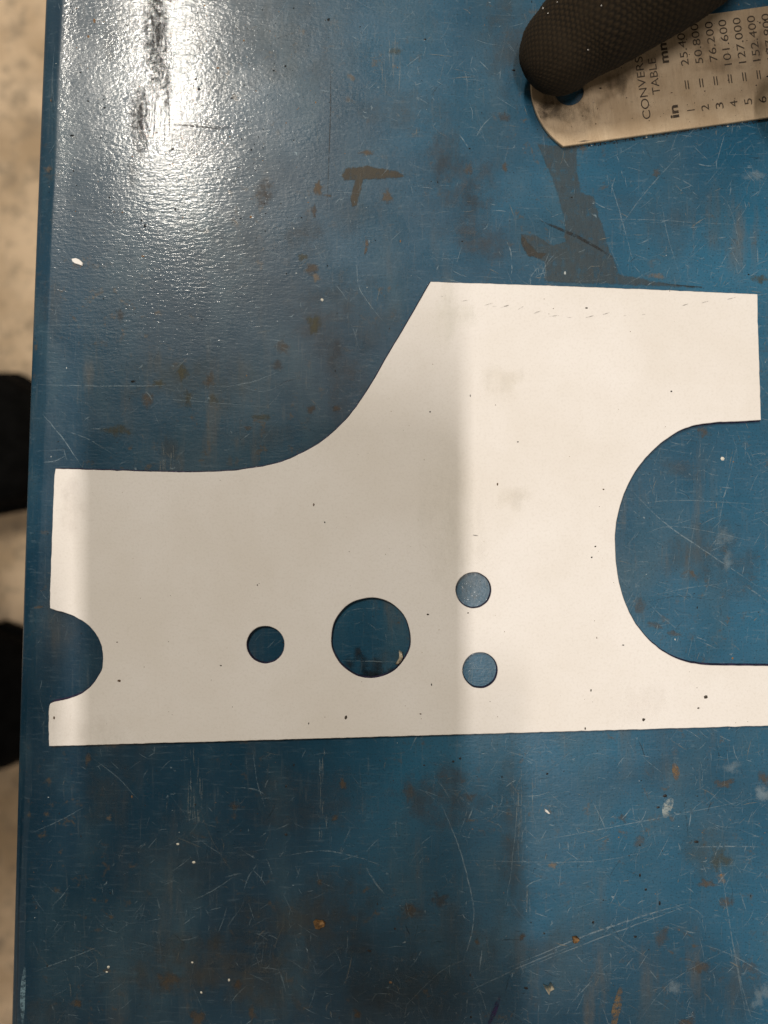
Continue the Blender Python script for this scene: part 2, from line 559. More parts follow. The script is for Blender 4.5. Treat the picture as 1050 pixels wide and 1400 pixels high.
# crisp rust and tan deposits
crisp = [
    (502, 209, 14, 6, RUST, .9), (435, 257, 8, 14, RUST, .95), (429, 290, 5, 12, BROWN, .8), (447, 267, 6, 4, RUST, .8), (529, 268, 9, 12, RUST, .85),
    (640, 232, 9, 12, RUST, .6), (690, 228, 6, 10, RUST, .7), (897, 237, 9, 8, RUST, .6), (65, 232, 7, 7, RUST, .9), (430, 445, 14, 16, OLIVE, .85),
    (424, 368, 12, 10, RUST, .75), (414, 352, 10, 8, OLIVE, .7), (432, 380, 8, 7, TAN, .6), (203, 547, 13, 11, RUST, .75), (250, 510, 12, 16, OLIVE, .8),
    (287, 520, 10, 14, RUST, .65), (160, 590, 26, 9, OLIVE, .7), (218, 525, 10, 8, OLIVE, .7), (258, 545, 9, 14, OLIVE, .55), (290, 545, 8, 12, OLIVE, .45),
    (388, 475, 14, 14, RUST, .55), (425, 560, 12, 8, BROWN, .8), (460, 558, 8, 5, BROWN, .8), (360, 570, 20, 7, OLIVE, .55), (338, 585, 8, 6, RUST, .6),
    (560, 1245, 12, 14, RUST, .7), (230, 1342, 20, 16, RUST, .65), (325, 1347, 8, 9, BROWN, .9), (270, 1392, 16, 18, RUST, .75), (488, 1385, 7, 9, RUST, .85),
    (345, 1388, 8, 14, RUST, .6), (105, 1372, 8, 6, RUST, .8), (469, 1072, 5, 12, RUST, .75), (320, 1102, 8, 8, RUST, .6), (148, 1118, 6, 5, TAN, .7),
    (457, 1118, 7, 6, RUST, .7), (437, 1205, 6, 6, RUST, .6), (652, 1288, 6, 6, RUST, .9), (714, 1280, 5, 7, BROWN, .9), (755, 1183, 10, 6, TAN, .7),
    (990, 1072, 16, 9, RUST, .7), (1044, 1066, 12, 12, RUST, .7), (966, 1208, 16, 8, RUST, .75), (985, 1200, 8, 10, TAN, .6), (992, 1232, 16, 9, RUST, .6),
    (985, 1172, 20, 22, OLIVE, .5), (875, 1150, 10, 14, RUST, .5), (852, 1118, 8, 9, BROWN, .8), (905, 1280, 14, 20, RUST, .45), (960, 1322, 18, 10, RUST, .6),
    (940, 1397, 12, 10, RUST, .75), (922, 1350, 12, 12, PALE, .5), (1040, 1360, 16, 20, PALE, .5), (1025, 1323, 22, 12, RUST, .4), (962, 590, 12, 10, RUST, .6),
    (895, 855, 16, 7, RUST, .5), (920, 866, 14, 5, RUST, .5), (875, 832, 12, 22, RUST, .4), (990, 735, 16, 18, PALE, .35), (996, 770, 10, 16, PALE, .4),
    (540, 70, 12, 6, OLIVE, .5), (690, 160, 10, 10, BROWN, .5), (1040, 381, 14, 8, OLIVE, .7), (1030, 240, 20, 10, PALE, .4), (895, 378, 16, 6, TAN, .5),
    (120, 1040, 5, 14, RUST, .7), (165, 430, 8, 12, BROWN, .5), (380, 500, 10, 10, BROWN, .5), (52, 830, 8, 3, RUST, .8),
    (560, 1082, 10, 18, RUST, .4), (640, 1090, 12, 10, RUST, .5), (600, 1230, 16, 12, BROWN, .5), (1000, 1050, 20, 12, PALE, .35), (1042, 1085, 14, 14, PALE, .6),
]
patches('rust_stain', crisp, M_CRISP, 0.00005)
# T-shaped rust streak near the top
m = Marks(0.00006)
m.poly([(466, 240), (472, 229), (492, 227), (503, 224), (512, 228), (530, 230), (545, 234), (554, 241), (545, 245), (520, 246), (497, 246), (494, 262),
        (489, 282), (481, 283), (478, 268), (484, 247), (470, 248)], (0.060, 0.050, 0.032), 0.80)
m.build('rust_stain', M_CRISP, bench)
# dull residue left by peeled tape, lower right of the rule
m = Marks(0.00006)
m.poly([(734, 196), (790, 200), (790, 232), (795, 262), (812, 268), (822, 300), (836, 345), (848, 374), (900, 384), (960, 395), (744, 386), (744, 358), (722, 350),
        (711, 335), (712, 318), (735, 322), (756, 335), (772, 330), (770, 300), (760, 262), (750, 235)], (0.062, 0.078, 0.082), 0.55)
m.build('tape_residue', M_CRISP, bench)
m = Marks(0.00007)
m.poly([(711, 318), (722, 330), (736, 345), (748, 346), (740, 356), (722, 351), (712, 338)], (0.05, 0.045, 0.035), 0.7)
m.build('tape_residue', M_CRISP, bench)
# black patches seen through the largest hole
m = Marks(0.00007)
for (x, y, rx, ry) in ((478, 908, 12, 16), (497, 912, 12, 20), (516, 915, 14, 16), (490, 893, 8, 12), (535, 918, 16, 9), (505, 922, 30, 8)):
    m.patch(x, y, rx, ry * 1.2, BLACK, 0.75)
m.build('black_patch', M_FILM, bench)
# named strokes
strokes = [
    ([(737, 301), (763, 312), (790, 324), (815, 338), (839, 353)], 4.2, (0.012, 0.014, 0.016), .9),
    ([(684, 1361), (679, 1374), (674, 1388), (666, 1404)], 6.5, (0.022, 0.012, 0.075), .9),
    ([(849, 1348), (845, 1370), (841, 1386), (838, 1410)], 12, (0.20, 0.135, 0.065), .85),
    ([(921, 1043), (924, 1054), (925, 1067)], 10, (0.17, 0.11, 0.055), .85),
    ([(919, 1091), (912, 1103), (909, 1118)], 13, (0.36, 0.42, 0.42), .85),
    ([(34, 1322), (31, 1360), (31, 1400)], 7, (0.22, 0.36, 0.44), .8),
    ([(235, 170), (262, 172), (300, 176)], 3, BLACK, .7),
    ([(500, 322), (502, 336), (498, 350)], 4, BROWN, .8),
    ([(452, 90), (452, 150), (447, 290)], 1.6, (0.02, 0.03, 0.04), .8),
]
m = None
for pts, wd, col, st in strokes:
    m = Marks(0.00008)
    dense = []
    for i in range(len(pts) - 1):
        for k in range(6):
            u = k / 6
            dense.append((pts[i][0] * (1 - u) + pts[i + 1][0] * u, pts[i][1] * (1 - u) + pts[i + 1][1] * u))
    dense.append(pts[-1])
    m.ribbon(dense, wd, col, st)
    m.build('stroke_mark', M_SCR, bench)


def curve(pts, n_=14, jit=0.0):
    """smooth line through pts (Catmull-Rom)"""
    q = [pts[0]] + list(pts) + [pts[-1]]
    out = []
    for i in range(1, len(q) - 2):
        p0, p1, p2, p3 = q[i - 1], q[i], q[i + 1], q[i + 2]
        for k in range(n_):
            t = k / n_
            out.append(tuple(0.5 * ((2 * p1[a]) + (-p0[a] + p2[a]) * t + (2 * p0[a] - 5 * p1[a] + 4 * p2[a] - p3[a]) * t * t
                                    + (-p0[a] + 3 * p1[a] - 3 * p2[a] + p3[a]) * t ** 3) + random.uniform(-jit, jit) for a in (0, 1)))
    out.append(tuple(pts[-1]))
    return out


long_scr = [
    ([(50, 526), (160, 528), (265, 526)], 1.6, .6), ([(57, 565), (85, 598), (112, 638)], 1.7, .65), ([(84, 587), (120, 600), (156, 622)], 1.5, .5),
    ([(55, 446), (120, 446), (190, 466)], 1.3, .4), ([(488, 345), (492, 395), (526, 442)], 1.5, .55), ([(295, 531), (345, 522), (392, 503)], 1.4, .5),
    ([(200, 545), (260, 548), (400, 560)], 1.3, .4), ([(310, 520), (360, 535), (410, 512)], 1.2, .4), ([(250, 360), (247, 390), (250, 420)], 1.4, .4),
    ([(863, 670), (905, 712), (962, 752), (1052, 812)], 1.9, .6), ([(870, 690), (930, 684), (1050, 690)], 1.4, .4), ([(888, 815), (940, 804), (1000, 796)], 1.4, .4),
    ([(880, 730), (930, 720), (1050, 745)], 1.4, .4), ([(1010, 600), (990, 680), (975, 760)], 1.2, .35), ([(1020, 802), (1035, 812), (1052, 825)], 2.4, .5),
    ([(600, 1092), (628, 1160), (645, 1225), (647, 1245)], 1.9, .65), ([(648, 1235), (646, 1270), (633, 1316)], 1.9, .6),
    ([(690, 1325), (790, 1283), (870, 1255), (945, 1233)], 2.6, .7), ([(700, 1330), (800, 1290), (875, 1262), (940, 1238)], 2.0, .6),
    ([(630, 1360), (720, 1318), (790, 1290)], 2.2, .45), ([(735, 1150), (850, 1128), (1052, 1088)], 1.6, .5), ([(610, 1175), (800, 1178), (890, 1162)], 1.4, .4),
    ([(945, 1158), (1000, 1157), (1040, 1158)], 2.0, .6), ([(960, 1290), (1005, 1308), (1052, 1335)], 2.0, .5), ([(985, 1180), (1000, 1280), (1022, 1400)], 1.7, .45),
    ([(995, 1250), (1010, 1330), (1030, 1402)], 1.5, .4), ([(810, 1095), (822, 1120), (830, 1140)], 1.6, .5), ([(388, 1170), (440, 1163), (490, 1172), (528, 1186)], 1.8, .55),
    ([(500, 1185), (512, 1205), (526, 1222)], 2.6, .6), ([(48, 1328), (90, 1312), (135, 1294)], 1.8, .5), ([(262, 1232), (295, 1215), (325, 1194)], 1.5, .45),
    ([(40, 1140), (85, 1120), (120, 1100)], 1.5, .4), ([(70, 1240), (85, 1225), (95, 1210)], 1.6, .45), ([(185, 1162), (200, 1152), (192, 1160)], 1.8, .4),
    ([(125, 1035), (160, 1062), (190, 1094)], 1.5, .45), ([(345, 1020), (352, 1070), (365, 1110)], 1.2, .45), ([(265, 1142), (290, 1160), (310, 1172)], 1.2, .35),
    ([(640, 1322), (660, 1365), (670, 1400)], 1.4, .4), ([(655, 1380), (657, 1390), (660, 1402)], 2.2, .6), ([(780, 1372), (800, 1350), (812, 1338)], 1.8, .5),
    ([(840, 320), (885, 260), (935, 205)], 1.8, .4), ([(832, 240), (850, 300), (866, 360)], 1.6, .5), ([(905, 280), (912, 320), (930, 380)], 1.4, .4),
    ([(820, 302), (870, 300), (1050, 310)], 1.4, .35), ([(735, 390), (745, 365), (760, 345)], 1.6, .4), ([(980, 262), (1000, 290), (1018, 378)], 1.2, .35),
    ([(722, 388), (730, 372), (744, 358)], 1.4, .5), ([(607, 380), (620, 384), (634, 388)], 1.5, .7),
    ([(540, 1390), (600, 1330), (640, 1310)], 1.3, .35), ([(870, 1400), (920, 1340), (1010, 1290)], 1.3, .4), ([(690, 1240), (700, 1180), (712, 1050)], 1.6, .35),
    ([(458, 868), (470, 842), (482, 834), (505, 832), (530, 835)], 1.1, .4), ([(460, 903), (510, 904), (560, 906)], 1.5, .45), ([(500, 850), (512, 858), (520, 862)], 1.3, .45),
    ([(640, 915), (657, 914), (675, 916)], 1.2, .45), ([(75, 60), (72, 120), (78, 160)], 1.0, .3),
]
for pts, wd, st in long_scr:
    m = Marks(0.00008)
    m.ribbon(curve(pts, 10, 0.35), wd * 0.85, PALE, st * 0.72)
    m.build('long_scratch', M_SCR, bench)
# vertical rub of fine lines under the plate's lower edge, and other rub bundles
m = Marks(0.00009)
for (x0, x1, y0, y1, k) in ((256, 278, 1015, 1125, 26), (218, 240, 600, 645, 16), (436, 450, 1020, 1150, 10), (205, 245, 20, 210, 22), (520, 548, 40, 160, 10), (700, 735, 1020, 1250, 18)):
    for _ in range(k):
        x = random.uniform(x0, x1); a = random.uniform(y0, y1); b = min(y1, a + random.uniform(10, 60))
        m.ribbon(curve([(x, a), (x + random.uniform(-1, 1), (a + b) / 2), (x + random.uniform(-2, 2), b)], 4), random.uniform(.6, 1.5), (0.28, 0.31, 0.30) if y0 != 20 else BLACK, random.uniform(.2, .5))
# random fine scratches everywhere
m2 = Marks(0.00010)
for k in range(19000):
    x = random.uniform(-250, 1300); y = random.uniform(-250, 1650)
    dens = 0.30 + 0.5 * max(0, min(1, (x - 350) / 500)) + 0.35 * max(0, min(1, (y - 1000) / 250))
    dens *= 0.35 + 1.5 * max(0, mnoise.noise((x / 130, y / 130, 1.7)) + 0.35)
    if x < edge_px(y) + 6 or random.random() > dens: continue
    L = min(150, 3 + random.expovariate(1 / 15))
    th = random.choice((random.gauss(0.0, 0.35), random.gauss(1.5, 0.3), random.gauss(-0.5, 0.4), random.gauss(0.9, .4), random.uniform(0, 3.14)))
    bend = random.gauss(0, 0.16)
    x2 = x + L * math.cos(th) * .5; y2 = y - L * math.sin(th) * .5
    x3 = x2 + L * math.cos(th + bend) * .5; y3 = y2 - L * math.sin(th + bend) * .5
    if x2 < edge_px(y2) + 6 or x3 < edge_px(y3) + 6: continue
    br = random.random()
    col = PALE if br < .75 else ((0.30, 0.28, 0.22) if br < .9 else (0.01, 0.02, 0.03))
    m2.ribbon(curve([(x, y), (x2, y2), (x3, y3)], 4), random.choice((.5, .6, .8, .8, 1.0, 1.5)), col, random.uniform(.10, .42) * (0.5 if L > 40 else 1) * (1.2 if x > 560 else 0.9) * (0.7 if L < 8 else 1))
for k in range(230):        # short gouges
    x = random.uniform(30, 1100); y = random.uniform(-30, 1430)
    if x < edge_px(y) + 8: continue
    if mnoise.noise((x / 90, y / 90, 5)) < 0.0: continue
    th = random.uniform(0, 3.14); L = random.uniform(2, 9)
    m2.ribbon([(x, y), (x + L * .5 * math.cos(th), y + L * .5 * math.sin(th)), (x + L * math.cos(th + .4), y + L * math.sin(th + .4))], random.uniform(1.4, 2.8), PALE, random.uniform(.25, .7))
m.build('rubbed_line_bundle', M_SCR, bench, 'stuff')
m2.build('fine_scratches', M_SCR, bench, 'stuff')

# specks and grit: small faceted grains
M_GRIT = NT('grit_grain')
M_GRIT.set(Base_Color=M_GRIT.attr('tint').outputs['Color'], Roughness=0.5)
M_GRIT = M_GRIT.m


def grains(name, lst, z, parent):
    me = bpy.data.meshes.new(name)
    v = []; f = []; c = []
    o0 = parent.location
    for x, y, r, col in lst:
        p = P(x, y)
        r = r * H / F
        b = len(v); k = 6
        ax = random.uniform(.6, 1.4); a0 = random.uniform(0, 3)
        ring = []
        for i in range(k):
            th = a0 + 2 * math.pi * i / k
            rr = r * random.uniform(.7, 1.15)
            v.append((p.x + rr * ax * math.cos(th) - o0.x, p.y + rr / ax * math.sin(th) - o0.y, z - o0.z)); c.append(col)
        v.append((p.x - o0.x, p.y - o0.y, z + r * 0.6 - o0.z)); c.append(col)
        for i in range(k):
            f.append((b + i, b + (i + 1) % k, b + k))
    me.from_pydata(v, [], f)
    me.attributes.new('tint', 'FLOAT_COLOR', 'POINT').data.foreach_set('color', [k for q in c for k in (*q, 1)])
    me.materials.append(M_GRIT)
    o = link(bpy.data.objects.new(name, me), parent)
    o['kind'] = 'stuff'
    return o


lst = []
for k in range(2000):
    x = random.uniform(40, 1150); y = random.uniform(-80, 1480)
    if k > 1500: x = random.gauss(260, 110); y = random.uniform(-80, 330)
    if x < edge_px(y) + 10: continue
    dens = .5 + (0.5 if x < 420 and y < 300 else 0)
    if random.random() > dens: continue
    br = random.random()
    if br < .72: col = (0.008, 0.010, 0.012)
    elif br < .82: col = (0.55, 0.60, 0.60)
    else: col = (0.25, 0.14, 0.06)
    lst.append((x, y, min(2.4, 0.4 + random.expovariate(1 / .36)), col))
for x, y, r in ((440, 410, 3), (988, 627, 3.6), (505, 1300, 4), (391, 1141, 3), (391, 1075, 2.4), (620, 1041, 2.5), (629, 1037, 2.5), (900, 1104, 3), (909, 1088, 3.5), (952, 1151, 3.5),
                (875, 1197, 3), (883, 1216, 2.5), (902, 1235, 3.5), (811, 1261, 2.6), (719, 1351, 3.5), (643, 1333, 2.6), (748, 1058, 2.5), (540, 1270, 2.5), (702, 96, 3),
                (580, 1046, 2), (265, 1179, 3), (243, 1154, 2.5), (313, 1340, 2.8), (148, 1322, 2.8), (275, 1357, 2.4), (263, 1316, 2.4), (146, 1329, 2)):
    lst.append((x, y, r * .75, random.choice([(0.01, 0.01, 0.012)]) if (x, y) not in ((440, 410), (988, 627), (265, 1179), (243, 1154), (313, 1340), (148, 1322), (275, 1357), (263, 1316), (146, 1329)) else (0.75, 0.72, 0.62)))
grains('grit', lst, 0.00001, bench)

# ------------------------------------------------------------------ loose chips on the bench
M_CHIP_W = mat_simple('white_chip', (0.80, 0.78, 0.74), 0.5, 0, .08)
M_CHIP_R = mat_simple('rusty_chip', (0.20, 0.11, 0.04), 0.6, 0.2, .55, 900, 0.0002, 1500)
M_CHIP_M = mat_simple('bright_swarf', (0.75, 0.66, 0.52), 0.28, 0.8, .4, 900, 0.0002, 1200)


def chip(name, px, py, outline, hgt, mat, label, cat):
    o0 = P(px, py)
    bm = bmesh.new()
    k = H / F
    lo = [bm.verts.new((x * k, -y * k, 0.00012)) for x, y in outline]
    hi = [bm.verts.new((x * k * .86 + .2 * k, -y * k * .86, 0.00012 + hgt * random.uniform(.6, 1.2))) for x, y in outline]
    c = bm.verts.new((0, 0, hgt * 1.5))
    n_ = len(lo)
    for i in range(n_):
        j = (i + 1) % n_
        bm.faces.new((lo[i], lo[j], hi[j], hi[i])); bm.faces.new((hi[i], hi[j], c))
    bm.faces.new(lo[::-1])
    bmesh.ops.recalc_face_normals(bm, faces=bm.faces)
    o = mesh_obj(name, bm, mat)
    o.location = o0
    return tag(o, label, cat)


chip('paint_chip', 106, 358, [(-8, -4), (-2, -5), (3, -3), (8, 2), (7, 6), (1, 4), (-3, 3), (-7, 0)], 0.0003, M_CHIP_W,
     'bright white flake lying on the blue bench near its left edge below the glare', 'flake')
chip('rust_flake', 436, 1263, [(-8, -3), (-4, -7), (1, -5), (5, -6), (9, -2), (8, 3), (3, 4), (1, 7), (-5, 6)], 0.0006, M_CHIP_R,
     'brown two-lobed rust flake on the bench below the plate, left of centre', 'flake')
chip('rust_flake', 786, 1284, [(-4, -4), (2, -5), (6, -1), (3, 4), (-3, 4)], 0.0006, M_CHIP_R,
     'small orange-brown crumb beside the long double scratch at lower right', 'flake')
chip('metal_chip', 750, 1350, [(-8, -5), (-1, -2), (3, -8), (8, 0), (2, 3), (-1, 7), (-5, 2)], 0.0009, M_CHIP_M,
     'jagged shiny metal chip on the bench right of the violet ink stroke', 'metal chip')
chip('metal_chip', 748, 1109, [(-4, -4), (0, -2), (4, 3), (1, 3), (-3, 0)], 0.0004, M_CHIP_W,
     'tiny pale splinter on the bench just below the plate, right of centre', 'metal chip')
chip('metal_shaving', 546, 898, [(-1, -10), (4, -7), (5, 0), (3, 6), (-3, 11), (-6, 10), (-2, 3), (0, -3)], 0.0008, M_CHIP_M,
     'curled bright shaving seen through the largest round hole of the plate', 'metal shaving')

# ------------------------------------------------------------------ the white plate
PT = 0.0011            # thickness
outline = [(67, 1020), (110, 1019)]
outline += [(x, 1020 - (x - 67) * 28 / 983) for x in range(150, 1130, 40)]
outline += [(1135, 989.5), (1137, 940), (1134, 913)]
notch = [(1050, 911), (1000, 910.5), (958, 909), (928, 902), (905, 890), (884, 872), (866, 848), (853, 820), (845, 790), (841, 757), (841, 725), (846, 697), (855, 670),
         (868, 645), (886, 622), (908, 602), (932, 587), (955, 580), (980, 577), (1040, 574)]
outline += curve(notch[:1] + notch[1:-1], 5) + [(1000, 576), (1040, 574)]
outline += [(1039, 530), (1036, 440), (1035.5, 402.5), (990, 400.5), (900, 396.5), (800, 392.5), (700, 389), (620, 386.5), (589, 385.5)]
ogee = [(589, 385.5), (560, 436), (531, 485), (505, 530), (478, 568), (450, 596), (420, 616), (385, 631.5), (345, 640.5), (300, 645), (250, 646)]
outline += curve(ogee, 6)[1:]
outline += [(200, 645), (130, 643), (76, 641), (74.5, 650), (72.5, 700), (70, 770), (68.3, 828)]
cut = [(68.3, 831.7), (77.7, 834.3), (96.6, 840.3), (108.6, 846.3), (122.3, 855.7), (132.6, 868.6), (138.6, 882.3), (141.1, 897.7), (139.4, 914.9), (134.3, 925.1),
       (125.7, 937.1), (113.7, 947.4), (98.3, 954.3), (82.9, 958.6), (71.7, 961.1), (67.4, 966.3), (66.6, 988.6)]
outline += curve(cut, 5)
outline = outline[::-1]
outline = [p for i, p in enumerate(outline) if math.dist(p, outline[i - 1]) > 0.3]
# resample so that the cut edge can waver a little
res = []
for i, p in enumerate(outline):
    q = outline[(i + 1) % len(outline)]
    L = math.dist(p, q)
    kk = max(1, int(L / 5))
    for k in range(kk):
        u = k / kk
        res.append((p[0] * (1 - u) + q[0] * u, p[1] * (1 - u) + q[1] * u))
outline = [(x + 0.55 * mnoise.noise((x * .11, y * .11, 2)) + .3 * mnoise.noise((x * .4, y * .4, 7)),
            y + 0.55 * mnoise.noise((x * .11, y * .11, 9)) + .3 * mnoise.noise((x * .4, y * .4, 4))) for x, y in res]


def hole(cx, cy, rx, ry, n_=56):
    return [(cx + rx * (1 + .022 * mnoise.noise((cx + 2.2 * math.cos(a), 2.2 * math.sin(a), 1))) * math.cos(a),
             cy + ry * (1 + .022 * mnoise.noise((cy + 2.2 * math.cos(a), 2.2 * math.sin(a), 5))) * math.sin(a)) for a in (2 * math.pi * i / n_ for i in range(n_))]


loops = [outline, hole(363, 881.5, 26.3, 26), hole(507, 872, 54.8, 55.5, 84), hole(647.5, 807, 24.8, 25), hole(656.5, 916.5, 24.5, 25)]
bm = bmesh.new()


def off(lp, d):
    n_ = len(lp)
    a2 = sum(lp[k][0] * lp[(k + 1) % n_][1] - lp[(k + 1) % n_][0] * lp[k][1] for k in range(n_))
    out = []
    for i, p in enumerate(lp):
        a = lp[i - 1]; b = lp[(i + 1) % n_]
        dx, dy = b[0] - a[0], b[1] - a[1]
        L = math.hypot(dx, dy) or 1
        s = 1 if a2 > 0 else -1
        out.append((p[0] + dy / L * d * s, p[1] - dx / L * d * s))
    return out


ZB = 0.00012
rings = []
tess_in = []
for li, lp in enumerate(loops):
    sg = 1 if li == 0 else -1
    lo = [bm.verts.new(P(x, y, ZB) if False else Vector((P(x, y, PT).x, P(x, y, PT).y, ZB))) for x, y in off(lp, 2.3 * sg if li == 0 else 1.7 * sg)]
    mi = [bm.verts.new(Vector((P(x, y, PT).x, P(x, y, PT).y, PT - 0.0001))) for x, y in off(lp, 0.35 * sg)]
    hi = [bm.verts.new(Vector((P(x, y, PT).x, P(x, y, PT).y, PT))) for x, y in off(lp, -0.35 * sg)]
    rings.append((lo, mi, hi))
    tess_in.append([v.co.copy() for v in hi])
for lo, mi, hi in rings:
    n_ = len(lo)
    for i in range(n_):
        j = (i + 1) % n_
        for a, b, mt in ((lo, mi, 1), (mi, hi, 0)):
            f = bm.faces.new((a[i], a[j], b[j], b[i])); f.material_index = mt
allhi = [v for r in rings for v in r[2]]
alllo = [v for r in rings for v in r[0]]
for tri in tessellate_polygon(tess_in):
    try:
        f = bm.faces.new([allhi[k] for k in tri]); f.material_index = 0
        f = bm.faces.new([alllo[k] for k in tri[::-1]]); f.material_index = 0
    except ValueError:
        pass
bmesh.ops.recalc_face_normals(bm, faces=bm.faces)
plate = empty('template_plate', P(500, 800), label='flat off-white plate with four round holes and curved cutouts lying on the blue bench', cat='plate')
pl = sub('plate_sheet', plate, bm, [M_PLATE, M_EDGE])
pl.data.update()


class PMarks(Marks):
    pass


def on_plate(m):
    k = (H - PT) / H
    m.v = [(x * k, y * k, z) for x, y, z in m.v]
    return m


# pencil dashes along the upper edge
for (x, y, L, dy, wd, st) in ((606, 405, 8, -1, 1, .3), (636, 411, 12, -2, 1, .4), (668, 416, 12, -3, 1.1, .45), (676, 419, 8, -1, 1, .3), (690, 419, 13, -4, 1.5, .75), (712, 421, 8, -5, 1.1, .5),
                               (734, 427, 11, -4, 1.4, .7), (757, 432, 13, -2, 1.1, .5), (778, 434, 7, 0, 1, .35), (806, 433, 12, -3, 1.3, .6), (828, 429, 12, -4, 1.2, .5),
                               (856, 431, 8, -2, 1, .4), (880, 430, 6, -1, 1, .3), (936, 417, 10, -3, 1.2, .6), (964, 413, 13, -4, 1.2, .6), (1000, 408, 12, -3, 1.2, .55), (650, 732, 8, 1, 1.4, .7)):
    m = Marks(PT + 0.00002)
    m.ribbon(curve([(x - L / 2, y - dy / 2), (x, y), (x + L / 2, y + dy / 2)], 4), wd * 1.1, (0.14, 0.13, 0.12), st * 0.75)
    on_plate(m).build('pencil_mark', M_SCR, plate)
# grease tints
for (x, y, rx, ry, c_, s_) in ((690, 525, 45, 40, (0.62, 0.56, 0.40), 0.158), (700, 680, 40, 34, (0.60, 0.54, 0.40), 0.158), (612, 430, 50, 70, (0.60, 0.60, 0.46), 0.158),
                               (130, 1000, 90, 40, (0.6, 0.55, 0.46), 0.113), (620, 700, 60, 200, (0.64, 0.60, 0.46), 0.135), (95, 690, 28, 60, (0.55, 0.48, 0.42), 0.158), (880, 960, 70, 40, (.65, .56, .47), 0.090)):
    m = Marks(PT + 0.00001)
    m.patch(x, y, rx, ry, c_, s_)
    on_plate(m).build('grease_spot', M_FILM, plate)
lst = []
pts_fix = [(429, 690, 2), (444, 714, 1.5), (680, 662, 2), (163, 931, 2.6), (473, 981, 3), (965, 953, 3.2), (880, 984, 3), (808, 944, 1.8), (585, 840, 2), (588, 563, 1.6), (814, 747, 1.6), (809, 762, 1.6),
           (352, 800, 1.2), (160, 878, 1.4), (302, 910, 1.6), (590, 936, 1.6), (422, 989, 1.4), (74, 981, 2.2), (825, 669, 1.6), (802, 421, 1.8), (918, 535, 1.6), (708, 604, 1.3), (643, 541, 1.4),
           (955, 968, 1.8), (800, 996, 1.8), (640, 838, 1.6), (575, 976, 1.6), (852, 882, 1.4), (816, 872, 1.2)]
for x, y, r in pts_fix:
    lst.append((x, y, r * .85, random.choice(((0.04, 0.03, 0.02), (0.10, 0.06, 0.03), (0.02, 0.02, 0.02)))))


def inside(px, py):
    r = False
    n_ = len(outline)
    for i in range(n_):
        a = outline[i]; b = outline[i - 1]
        if (a[1] > py) != (b[1] > py) and px < (b[0] - a[0]) * (py - a[1]) / (b[1] - a[1]) + a[0]: r = not r
    for cx, cy, rr in ((363, 881, 30), (507, 872, 60), (647, 807, 29), (656, 916, 29)):
        if math.hypot(px - cx, py - cy) < rr: r = False
    return r


for k in range(110):
    x = random.uniform(70, 1045); y = random.uniform(390, 1015)
    if inside(x, y):
        lst.append((x, y, random.uniform(.3, .75), random.choice(((0.25, 0.2, 0.14), (0.12, 0.09, 0.06), (0.4, 0.34, 0.25)))))
g = grains('dust_specks', lst, 0.00001, plate)
for v in g.data.vertices:
    wx, wy = v.co.x + plate.location.x, v.co.y + plate.location.y
    k = (H - PT) / H
    v.co.x = wx * k - plate.location.x; v.co.y = wy * k - plate.location.y; v.co.z += PT

# ------------------------------------------------------------------ steel rule
RT = 0.0007
PX = H / F
B = Vector((770, 200)); U = Vector((0.990, -0.141)); V = Vector((-0.141, -0.990))


def R2(u, v):     # px along the rule, px across it (from its lower edge) -> world xy
    q = B + U * u + V * v
    p = P(q.x, q.y, RT + 0.0003)
    return Vector((p.x, p.y, 0))


W = 151.0
SAG = 33.0
Rr = (W * W / 4 + SAG * SAG) / (2 * SAG)
ring = []
for i in range(41):
    v = W - W * i / 40
    u = -(math.sqrt(max(0, Rr * Rr - (W / 2 - v) ** 2)) - (Rr - SAG))
    ring.append((u, v))
ring += [(L_, 0) for L_ in (400, 1200, 2000)] + [(2000, W), (1200, W), (400, W)]
hl = [(19 + 20.5 * math.cos(a), 75 + 20.5 * math.sin(a)) for a in (2 * math.pi * i / 48 for i in range(48))]
bm = bmesh.new()
rings = []
for li, lp in enumerate((ring, hl)):
    lp_in = off(lp, -0.8 if li == 0 else 0.8)
    lo = [bm.verts.new(R2(*p) + Vector((0, 0, 0.0003))) for p in lp]
    mi = [bm.verts.new(R2(*p) + Vector((0, 0, 0.0003 + RT - 0.00012))) for p in lp]
    hi = [bm.verts.new(R2(*p) + Vector((0, 0, 0.0003 + RT))) for p in lp_in]
    rings.append((lo, mi, hi))
for lo, mi, hi in rings:
    n_ = len(lo)
    for i in range(n_):
        j = (i + 1) % n_
        bm.faces.new((lo[i], lo[j], mi[j], mi[i])); bm.faces.new((mi[i], mi[j], hi[j], hi[i]))
for lst_i, flip in ((2, False), (0, True)):
    al = [v for r in rings for v in r[lst_i]]
    for tri in tessellate_polygon([[v.co.copy() for v in r[lst_i]] for r in rings]):
        bm.faces.new([al[k] for k in (tri[::-1] if flip else tri)])
bmesh.ops.recalc_face_normals(bm, faces=bm.faces)
p0 = R2(0, 75)
rule = empty('steel_rule', (p0.x, p0.y, 0.0003), label='worn steel rule with a rounded drilled end and a printed conversion table', cat='ruler')
sub('rule_blade', rule, bm, M_STEEL)


